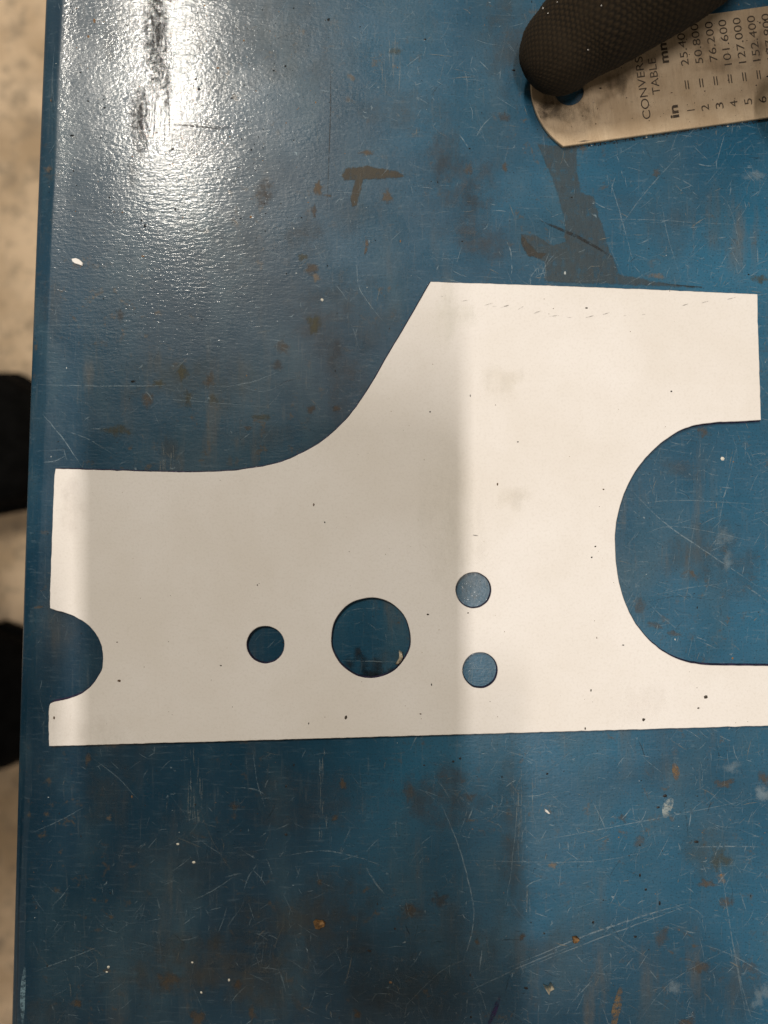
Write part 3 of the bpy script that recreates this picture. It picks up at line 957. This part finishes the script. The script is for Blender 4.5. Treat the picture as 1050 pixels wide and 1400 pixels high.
def text(s, px, py, size, name='lettering', sx=1.0, bold=0.0, end=None):
    """px,py = photo position of the start of the baseline; size = em in photo px; text runs up the picture.
    end = photo y where the string should stop"""
    cu = bpy.data.curves.new(name, 'FONT')
    cu.body = s
    cu.size = 1.0
    cu.offset = bold
    tmp = bpy.data.objects.new('tmp', cu)
    S.collection.objects.link(tmp)
    dg = bpy.context.evaluated_depsgraph_get()
    me = bpy.data.meshes.new_from_object(tmp.evaluated_get(dg))
    bpy.data.objects.remove(tmp); bpy.data.curves.remove(cu)
    me.name = name
    k = (H - 0.001) / F
    zt = 0.0003 + RT + 0.00002
    xs = [v.co.x for v in me.vertices]
    if end is not None:
        sx = (py - end) / 0.99 / size / max(1e-6, (max(xs) - min(xs)))
        x0 = min(xs)
    else:
        x0 = 0
    o0 = P(px, py, 0.001)
    ux, uy = U.x, -U.y
    vx, vy = V.x, -V.y
    for v in me.vertices:
        a = (v.co.x - x0) * sx * size * k; b = v.co.y * size * k
        v.co = Vector((o0.x + vx * a - ux * b, o0.y + vy * a - uy * b, zt)) - rule.location
    me.materials.clear(); me.materials.append(M_PRINT)
    for p in me.polygons: p.material_index = 0
    return link(bpy.data.objects.new(name, me), rule)


text('CONVERSION', 890, 162, 15.5, end=42)
text('TABLE', 903, 128.5, 15.5, end=79)
text('in', 928.5, 160.5, 17, bold=0.03, end=143)
text('mm', 914.5, 85.5, 17, bold=0.03, end=52)
rowsd = [('1', '25.400'), ('2', '50.800'), ('3', '76.200'), ('4', '101.600'), ('5', '127.000'), ('6', '152.400'), ('7', '177.800'), ('8', '203.200'), ('9', '228.600'), ('10', '254.000')]
for i, (a, b) in enumerate(rowsd):
    bx = 950.3 + 19.6 * i
    by = 153.5 - 2.75 * i
    text(a, bx, by, 15.2, sx=0.95, end=None if a == '1' else by - (17 if a == '10' else 8.6))
    # equals sign: two thin bars
    bm = bmesh.new()
    for d in (-2.3, 1.5):
        q = [(bx - 10.5 - 0 + d, by - 31.5), (bx - 10.5 + d + 1.5, by - 31.5), (bx - 10.5 + d + 1.5 - 1.7, by - 43.5), (bx - 10.5 + d - 1.7, by - 43.5)]
        vs = []
        for x, y in q:
            p = P(x, y, 0.001); vs.append(bm.verts.new((p.x, p.y, 0.0003 + RT + 0.00002)))
        bm.faces.new(vs[::-1])
    bmesh.ops.recalc_face_normals(bm, faces=bm.faces)
    sub('lettering', rule, bm, M_PRINT)
    st_y = by - (64.5 if len(b) == 6 else 55) + (0 if len(b) == 6 else -3)
    text(b, bx - 8.2, st_y if len(b) == 6 else st_y + 1, 15.2, end=by - 119)
# wear on the rule
for (x, y, rx, ry, c_, s_, r_) in ((760, 150, 50, 30, (0.07, 0.055, 0.035), .7, .5), (850, 110, 90, 24, (0.16, 0.11, 0.06), .5, -.55), (800, 150, 40, 18, (0.14, 0.10, 0.06), .4, .8), (740, 150, 18, 22, (0.04, 0.03, 0.025), .7, .3), (955, 60, 40, 30, (0.16, 0.11, 0.06), .5, 0),
                                   (845, 115, 30, 24, (0.14, 0.10, 0.055), .5, .4), (800, 193, 18, 3, (0.10, 0.09, 0.09), .7, -.14), (985, 90, 50, 20, (0.2, .14, .08), .4, 0), (1040, 65, 20, 30, (0.12, .08, .05), .5, 0)):
    m = Marks(0.0003 + RT + 0.00001)
    m.patch(x, y, rx, ry, c_, s_, r_)
    k = (H - 0.001) / H
    # keep on the blade
    vv = []
    for (a, b_, z) in m.v:
        q = Vector((a * F / H + 525, 700 - b_ * F / H)) - B
        uu, v2 = q.dot(U), q.dot(V)
        v2 = min(W - 2, max(2, v2))
        umin = -(math.sqrt(max(0, Rr * Rr - (W / 2 - v2) ** 2)) - (Rr - SAG)) + 2
        q = B + U * max(uu, umin) + V * v2
        p = P(q.x, q.y)
        vv.append((p.x * k, p.y * k, z))
    m.v = vv
    m.build('tarnish_and_shade', M_FILM, rule)
lst = []
for k in range(150):
    u, v = random.uniform(0, 320), random.uniform(4, 147)
    q = B + U * u + V * v
    if math.hypot(u - 19, v - 75) < 24: continue
    lst.append((q.x, q.y, random.uniform(.3, 1.0), random.choice(((0.06, .04, .02), (0.03, .02, .01), (.5, .4, .3)))))
lst += [(1046, 108, 1.6, (0.01, .01, .01)), (1043, 32, 1.8, (0.02, .015, .01)), (1036, 35, 1.4, (0.02, .015, .01)), (1031, 120, 1.2, (.03, .02, .01)), (961, 128, 1.2, (.05, .03, .02)), (916, 130, 1.2, (.05, .03, .02)), (819, 124, 1.5, (.03, .02, .01))]
g = grains('dirt_specks', lst, 0.0003 + RT, rule)
# dark grit collected along the rule's lower edge on the bench
lst = []
for k in range(230):
    u = random.uniform(0, 330); q = B + U * u + V * (-abs(random.gauss(0, 2.2)) - 1)
    lst.append((q.x, q.y, random.uniform(.5, 1.5), (0.010, 0.009, 0.008) if random.random() < .93 else (.5, .48, .42)))
grains('grit', lst, 0.00002, bench)

# ------------------------------------------------------------------ gloved hand
hand = empty('person', P(775, 70, 0.001), label='hand in a dark brown knitted glove pressing on the end of the rule', cat='person')


def skel(name, verts, edges, root, mat, parent, lv=2, smooth=True):
    """one continuous skinned surface from joints; verts = (x, y, z, rx, ry)"""
    me = bpy.data.meshes.new(name)
    bm = bmesh.new()
    sk = bm.verts.layers.skin.verify()
    bv = []
    for i, (x, y, z, r1, r2) in enumerate(verts):
        v = bm.verts.new((x, y, z)); v[sk].radius = (r1, r2); v[sk].use_root = (i == root)
        bv.append(v)
    for a, b in edges: bm.edges.new((bv[a], bv[b]))
    bm.to_mesh(me); bm.free()
    tmp = bpy.data.objects.new('tmp', me)
    S.collection.objects.link(tmp)
    s = tmp.modifiers.new('s', 'SKIN'); s.use_smooth_shade = True
    d = tmp.modifiers.new('d', 'SUBSURF'); d.levels = lv; d.render_levels = lv
    dg = bpy.context.evaluated_depsgraph_get()
    out = bpy.data.meshes.new_from_object(tmp.evaluated_get(dg))
    bpy.data.objects.remove(tmp)
    out.name = name
    o0 = parent.location
    for v in out.vertices: v.co -= o0
    for p in out.polygons: p.use_smooth = True
    out.materials.clear(); out.materials.append(mat)
    return link(bpy.data.objects.new(name, out), parent)


def W3(px, py, z):
    p = P(px, py, z)
    return p


# thumb: swept surface with real knitted relief
axis = [(W3(770, 65, 0.0098), 0.0083, 0.0078), (W3(793, 44, 0.0110), 0.0092, 0.0083), (W3(819, 23, 0.0125), 0.0103, 0.0091),
        (W3(850, -4, 0.0142), 0.0114, 0.0100), (W3(900, -50, 0.0175), 0.0130, 0.0112), (W3(960, -110, 0.022), 0.0142, 0.0125), (W3(1030, -180, 0.028), 0.0128, 0.0118), (W3(1070, -222, 0.032), 0.0080, 0.0075)]


def cr(p0, p1, p2, p3, t):
    return 0.5 * ((2 * p1) + (p2 - p0) * t + (2 * p0 - 5 * p1 + 4 * p2 - p3) * t * t + (3 * p1 - p0 - 3 * p2 + p3) * t ** 3)


path = []
ax2 = [axis[0]] + axis + [axis[-1]]
for i in range(1, len(ax2) - 2):
    for k in range(24):
        t = k / 24
        path.append((cr(ax2[i - 1][0], ax2[i][0], ax2[i + 1][0], ax2[i + 2][0], t),
                     cr(ax2[i - 1][1], ax2[i][1], ax2[i + 1][1], ax2[i + 2][1], t), cr(ax2[i - 1][2], ax2[i][2], ax2[i + 1][2], ax2[i + 2][2], t)))
# even arc-length stations
cum = [0]
for i in range(1, len(path)): cum.append(cum[-1] + (path[i][0] - path[i - 1][0]).length)


def at(s):
    s = max(0, min(cum[-1] - 1e-9, s))
    lo_, hi_ = 0, len(cum) - 1
    while hi_ - lo_ > 1:
        mid = (lo_ + hi_) // 2
        if cum[mid] <= s: lo_ = mid
        else: hi_ = mid
    u = (s - cum[lo_]) / (cum[hi_] - cum[lo_])
    a, b = path[lo_], path[hi_]
    return a[0].lerp(b[0], u), a[1] * (1 - u) + b[1] * u, a[2] * (1 - u) + b[2] * u


NA = 300
ds = 0.00022
verts, faces, stitch = [], [], []
cap = 40
NS = int(cum[-1] / ds)
stations = []
r0 = path[0][1]
for i in range(cap):                       # rounded tip
    th = (math.pi / 2) * (1 - i / cap)
    stations.append((-r0 * 1.05 * math.sin(th), max(0.02, math.cos(th))))
for i in range(NS + 1): stations.append((i * ds, 1.0))
d0 = (at(0.002)[0] - at(0)[0]).normalized()
up = Vector((0, 0, 1))
PITCH_A, PITCH_S = 0.00098, 0.00115
rows_n = len(stations)
circ_n = round(2 * math.pi * 0.0095 / PITCH_A)
for (s, k) in stations:
    c, ra, rb = at(max(0, s))
    d = (at(max(0, s) + 0.0012)[0] - at(max(0, s) - 0.0012 if s > 0.0012 else 0)[0])
    d = d.normalized() if d.length > 1e-8 else d0
    if s < 0: c = c + d * s
    side = d.cross(up).normalized(); nn = side.cross(d).normalized()
    arc = s if s >= 0 else -r0 * 1.05 * math.asin(min(1, -s / (r0 * 1.05)))
    for i in range(NA):
        th = 2 * math.pi * i / NA
        ca, sa = math.cos(th), math.sin(th)
        # a little flattened underneath where it presses
        pr = Vector((0, 0, 0)) + side * (ca * ra * k) + nn * (sa * rb * k * (0.93 if sa < 0 else 1))
        nrm = (side * ca + nn * sa).normalized()
        if s < 0: nrm = (nrm * k - d * math.sqrt(max(0, 1 - k * k))).normalized()
        # knit: chevroned stitches in columns
        col_ = th * circ_n / (2 * math.pi)
        fr = abs((col_ % 1) - 0.5) * 2
        rw = arc / PITCH_S + 0.35 * fr + 0.5 * (int(col_) % 2) + .12 * math.sin(arc * 500)
        st = (0.5 + 0.5 * math.cos(2 * math.pi * rw)) ** 0.8 * (0.35 + 0.65 * math.sin(math.pi * (col_ % 1)) ** 0.7)
        fade = 1.0 if k > .5 else k * 2
        hgt = (0.00023 * st * (0.7 + 0.6 * mnoise.noise((c + pr) * 700)) + 0.00012 * mnoise.noise((c + pr) * 260) + 0.00025 * mnoise.noise((c + pr) * 90)) * fade
        p = c + pr + nrm * hgt
        if p.z < 0.00112 and True: p.z = 0.00112 - (0.00112 - p.z) * 0.05
        verts.append(p - hand.location); stitch.append(st * fade)
for j in range(rows_n - 1):
    for i in range(NA):
        i2 = (i + 1) % NA
        faces.append((j * NA + i, j * NA + i2, (j + 1) * NA + i2, (j + 1) * NA + i))
faces.append(tuple(range(NA)))
me = bpy.data.meshes.new('knitted_glove')
me.from_pydata(verts, [], faces)
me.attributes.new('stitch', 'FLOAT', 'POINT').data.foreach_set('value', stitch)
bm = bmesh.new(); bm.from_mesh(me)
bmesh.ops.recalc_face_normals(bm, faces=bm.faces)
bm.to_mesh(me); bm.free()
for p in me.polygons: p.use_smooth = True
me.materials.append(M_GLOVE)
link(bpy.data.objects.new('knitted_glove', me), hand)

# the rest of the hand, outside the picture: palm, four curled fingers, wrist and sleeve
tb = axis[-1][0]
wr = Vector((tb.x + 0.050, tb.y + 0.070, 0.060))
pm = Vector((tb.x + 0.030, tb.y + 0.028, 0.046))
tb = axis[-2][0]
V_ = [(wr.x, wr.y, wr.z, .026, .022), (pm.x, pm.y, pm.z, .034, .018), (tb.x + 0.004, tb.y + 0.004, tb.z + 0.001, .0150, .0140),
      (*axis[-3][0], .0105, .0095), (*axis[-4][0], .0070, .0065)]
E_ = [(0, 1), (1, 2), (2, 3), (3, 4)]
kn = Vector((pm.x + 0.018, pm.y - 0.030, 0.046))
for k in range(4):
    o_ = Vector((0.020 * k - 0.010, 0.010 * k, 0.002 - 0.002 * k))
    ln = (0.034, 0.038, 0.035, 0.028)[k]
    a = kn + o_
    b = a + Vector((-0.006, -ln * .85, -0.006)); c = b + Vector((-0.012, -ln * .25, -0.020)); d = c + Vector((-0.008, 0.012, -0.010))
    i0 = len(V_)
    for q, r in ((a, .0105), (b, .0098), (c, .0092), (d, .0085)):
        V_.append((q.x, q.y, q.z, r, r))
    E_ += [(1, i0), (i0, i0 + 1), (i0 + 1, i0 + 2), (i0 + 2, i0 + 3)]
V_.append((wr.x + .06, wr.y + .12, wr.z + .05, .034, .032)); E_.append((0, len(V_) - 1))
gl = skel('glove_body', V_, E_, 0, M_GLOVE, hand)
V_ = [(wr.x + .055, wr.y + .11, wr.z + .045, .044, .042), (wr.x + .13, wr.y + .26, wr.z + .14, .052, .05), (wr.x + .2, wr.y + .42, wr.z + .30, .06, .06)]
skel('sleeve', V_, [(0, 1), (1, 2)], 0, M_SHIRT, hand)

# lint on the glove
lst = []
me = bpy.data.meshes.new('lint')
v_, f_ = [], []
for k in range(6):
    s_ = random.uniform(0, .03); th = random.uniform(.4, 2.7)
    c, ra, rb = at(s_)
    d = (at(s_ + .001)[0] - at(max(0, s_ - .001))[0]).normalized()
    side = d.cross(up).normalized(); nn = side.cross(d)
    q = c + side * math.cos(th) * (ra + .0004) + nn * math.sin(th) * (rb + .0004) - hand.location
    L = random.uniform(.00006, .00016); a = random.uniform(0, 3.1)
    b = len(v_)
    e1 = Vector((math.cos(a), math.sin(a), 0)) * L; e2 = Vector((-math.sin(a), math.cos(a), 0)) * .00005
    v_ += [q - e1 - e2, q + e1 - e2, q + e1 + e2, q - e1 + e2]
    f_.append((b, b + 1, b + 2, b + 3))
me.from_pydata(v_, [], f_)
me.materials.append(M_CHIP_W)
o = link(bpy.data.objects.new('lint', me), hand); o['kind'] = 'stuff'

# ------------------------------------------------------------------ person standing at the left, holding the phone
who = empty('person', (-0.42, -0.05, FZ), label='person in black boots standing on the tan floor left of the blue bench', cat='person')


def boot(cy, rot, toe_x):
    bm = bmesh.new()
    # lofted boot: sections from heel to toe (x, half width, height)
    secs = [(-.30, .030, .10), (-.285, .045, .13), (-.24, .052, .14), (-.18, .054, .12), (-.12, .060, .085), (-.07, .068, .07), (-.03, .064, .06), (-.008, .046, .045), (0.004, .020, .022)]
    rg = []
    for (x, hw, hh) in secs:
        r = []
        for i in range(20):
            a = 2 * math.pi * i / 20
            y = math.copysign(abs(math.cos(a)) ** .75, math.cos(a)) * hw
            z = hh * .5 + math.copysign(abs(math.sin(a)) ** .7, math.sin(a)) * hh * .5
            r.append(bm.verts.new((x, y, z + .012)))
        rg.append(r)
    for j in range(len(rg) - 1):
        for i in range(20):
            bm.faces.new((rg[j][i], rg[j][(i + 1) % 20], rg[j + 1][(i + 1) % 20], rg[j + 1][i]))
    bm.faces.new(rg[0]); bm.faces.new(rg[-1][::-1])
    # sole
    rg = []
    for (x, hw, hh) in secs:
        r = [bm.verts.new((x * 1.01, s * (hw + .004), z)) for s, z in ((-1, .001), (1, .001), (1, .022), (-1, .022))]
        rg.append(r)
    for j in range(len(rg) - 1):
        for i in range(4):
            bm.faces.new((rg[j][i], rg[j][(i + 1) % 4], rg[j + 1][(i + 1) % 4], rg[j + 1][i]))
    bm.faces.new(rg[0]); bm.faces.new(rg[-1][::-1])
    bmesh.ops.recalc_face_normals(bm, faces=bm.faces)
    bmesh.ops.rotate(bm, verts=bm.verts, cent=(0, 0, 0), matrix=Matrix.Rotation(rot, 3, 'Z'))
    bmesh.ops.translate(bm, verts=bm.verts, vec=(toe_x, cy, FZ))
    return sub('boot', who, bm, M_RUBBER, True)


boot(0.075, 0.10, -0.33)
boot(-0.165, 0.34, -0.335)
hx = -0.50
ly, ry = 0.075, -0.185
V_ = [(hx, -0.05, 0.22, .13, .16), (hx, 0.06, 0.12, .095, .10), (hx + .03, ly, -0.20, .075, .075), (hx - .03, ly, FZ + .12, .070, .070),
      (hx, -0.16, 0.12, .095, .10), (hx + .03, ry, -0.20, .075, .075), (hx - .03, ry, FZ + .12, .070, .070)]
skel('trousers', V_, [(0, 1), (1, 2), (2, 3), (0, 4), (4, 5), (5, 6)], 0, M_DENIM, who)
ph_y = -0.098
V_ = [(hx, -0.05, 0.22, .13, .17), (hx + .06, -0.05, 0.42, .12, .16), (hx + .14, -0.05, 0.62, .11, .15),
      (hx + .16, 0.13, 0.66, .065, .065), (hx + .12, 0.24, 0.48, .05, .05), (hx + .14, 0.26, 0.26, .045, .045), (hx + .05, .22, .12, .036, .036),
      (hx + .16, -0.23, 0.66, .065, .065), (hx + .13, -0.33, 0.42, .05, .05), (-0.22, -0.24, 0.26, .042, .042), (-0.135, -0.165, 0.200, .034, .034),
      (hx + .19, -0.05, 0.74, .065, .065)]
skel('jacket', V_, [(0, 1), (1, 2), (2, 3), (3, 4), (4, 5), (5, 6), (2, 7), (7, 8), (8, 9), (9, 10), (2, 11)], 0, M_SHIRT, who)
hc = Vector((hx + .25, -0.05, 0.86))
TILT = Matrix.Rotation(math.radians(32), 3, 'Y')          # chin down, looking at the phone


def head_mesh(grow, keep=None):
    bm = bmesh.new()
    bmesh.ops.create_icosphere(bm, subdivisions=5, radius=1)
    for v in bm.verts:
        x, y, z = v.co
        k = 1.0 - 0.30 * max(0, -z) ** 1.5                 # jaw narrower than the skull
        p = Vector((x * 0.097 * (1 - 0.10 * max(0, -z)), y * 0.077 * k, z * 0.118))
        if x > 0:
            nose = math.exp(-((y / 0.13) ** 2)) * math.exp(-(((z + 0.12) / 0.20) ** 2)) * (1.0 if z < 0.1 else .5)
            p.x += 0.022 * nose * x
            for sy in (-1, 1):
                p.x -= 0.010 * math.exp(-(((y - sy * .38) / .17) ** 2)) * math.exp(-(((z - 0.05) / .11) ** 2))
            p.x += 0.006 * math.exp(-((y / .28) ** 2)) * math.exp(-(((z + .50) / .06) ** 2))
            p.x -= 0.004 * math.exp(-((y / .30) ** 2)) * math.exp(-(((z + .42) / .03) ** 2))
            p.x += 0.012 * math.exp(-((y / .35) ** 2)) * math.exp(-(((z + .80) / .15) ** 2))
        for sy in (-1, 1):
            e = math.exp(-(((x + .02) / .13) ** 2)) * math.exp(-(((z + .02) / .2) ** 2))
            if y * sy > 0: p.y += sy * 0.014 * e
        v.co = TILT @ (p * grow) + hc
        v.normal_update()
    if keep:
        kill = [f for f in bm.faces if not keep(TILT.inverted() @ (f.calc_center_median() - hc))]
        bmesh.ops.delete(bm, geom=kill, context='FACES')
        bmesh.ops.solidify(bm, geom=bm.faces[:], thickness=0.006)
    return bm


sub('head', who, head_mesh(1.0), M_SKIN, True)
sub('hair', who, head_mesh(1.05, lambda c: c.z > 0.035 + 0.45 * (c.x + 0.02) and c.z > -0.06 or (c.z > 0.062)), M_HAIR, True)
V_ = [(hx + .17, -.05, .72, .052, .052), (hc.x - .035, hc.y, hc.z - .06, .050, .050)]
skel('neck', V_, [(0, 1)], 0, M_SKIN, who)
# right hand round the lower half of the phone: palm, five digits
pz = H + 0.006
V_ = [(-0.135, -0.165, 0.198, .027, .022), (-0.088, -0.125, pz + .020, .030, .017)]
E_ = [(0, 1)]
for k in range(4):
    yy = -0.070 - 0.019 * k
    a = (-0.052, yy - .004, pz + .021); b = (-0.012, yy, pz + .020); c = (0.014, yy, pz + .016); d = (0.0245, yy, pz + .003)
    i0 = len(V_)
    for q, r in ((a, .0095), (b, .009), (c, .0085), (d, .0078)):
        V_.append((*q, r, r))
    E_ += [(1, i0), (i0, i0 + 1), (i0 + 1, i0 + 2), (i0 + 2, i0 + 3)]
i0 = len(V_)
V_ += [(-0.083, -0.090, pz + .012, .012, .012), (-0.073, -0.062, pz + .004, .0105, .0105), (-0.070, -0.036, pz - .001, .009, .009)]
E_ += [(1, i0), (i0, i0 + 1), (i0 + 1, i0 + 2)]
skel('hand', V_, E_, 1, M_SKIN, who)

# left hand hanging relaxed at the end of the other sleeve
b0 = Vector((hx + .05, .22, .12)); b1 = b0 + Vector((0.02, -0.012, -0.055)); b2 = b1 + Vector((0.012, -0.004, -0.045))
V_ = [(*b0, .028, .026), (*b1, .030, .018), (*b2, .034, .015)]
E_ = [(0, 1), (1, 2)]
for k in range(4):
    a = b2 + Vector((0.024 - 0.018 * k, 0.004, -0.030)); ln = (.026, .030, .028, .022)[k]
    b = a + Vector((0.003, -0.006, -ln)); c = b + Vector((0.002, -0.014, -ln * .7))
    i0 = len(V_)
    V_ += [(*a, .0095, .0095), (*b, .0088, .0088), (*c, .0078, .0078)]
    E_ += [(2, i0), (i0, i0 + 1), (i0 + 1, i0 + 2)]
a = b1 + Vector((0.036, -0.006, -0.012)); b = a + Vector((0.012, -0.012, -0.028)); c = b + Vector((0.002, -0.012, -0.022))
i0 = len(V_); V_ += [(*a, .011, .011), (*b, .010, .010), (*c, .0088, .0088)]
E_ += [(1, i0), (i0, i0 + 1), (i0 + 1, i0 + 2)]
skel('hand', V_, E_, 1, M_SKIN, who)

# phone: lens side down, lens where the picture was taken from
phone = empty('phone', (-0.0225, -0.053, H + 0.0015), label='dark phone held flat above the bench to take the picture', cat='phone')
bm = bmesh.new()
x0, x1, y0, y1 = -0.0595, 0.0150, -0.128, 0.0155
z0, z1 = H + 0.0015, H + 0.0100
rad = 0.010
pts = []
for cx, cy, a0 in ((x1 - rad, y1 - rad, 0), (x0 + rad, y1 - rad, 90), (x0 + rad, y0 + rad, 180), (x1 - rad, y0 + rad, 270)):
    for k in range(9):
        a = math.radians(a0 + 90 * k / 8)
        pts.append((cx + rad * math.cos(a), cy + rad * math.sin(a)))
lo = [bm.verts.new((x, y, z0)) for x, y in pts]; hi = [bm.verts.new((x, y, z1)) for x, y in pts]
for i in range(len(pts)):
    j = (i + 1) % len(pts)
    bm.faces.new((lo[i], lo[j], hi[j], hi[i]))
bm.faces.new(lo[::-1]); bm.faces.new(hi)
bmesh.ops.recalc_face_normals(bm, faces=bm.faces)
sub('phone_body', phone, bm, M_PHONE)
bm = bmesh.new()
r = bmesh.ops.create_cone(bm, cap_ends=False, segments=32, radius1=.0060, radius2=.0062, depth=.0008)
bmesh.ops.translate(bm, verts=bm.verts, vec=(0, 0, z0 - .0004))
sub('lens_ring', phone, bm, M_STEEL)
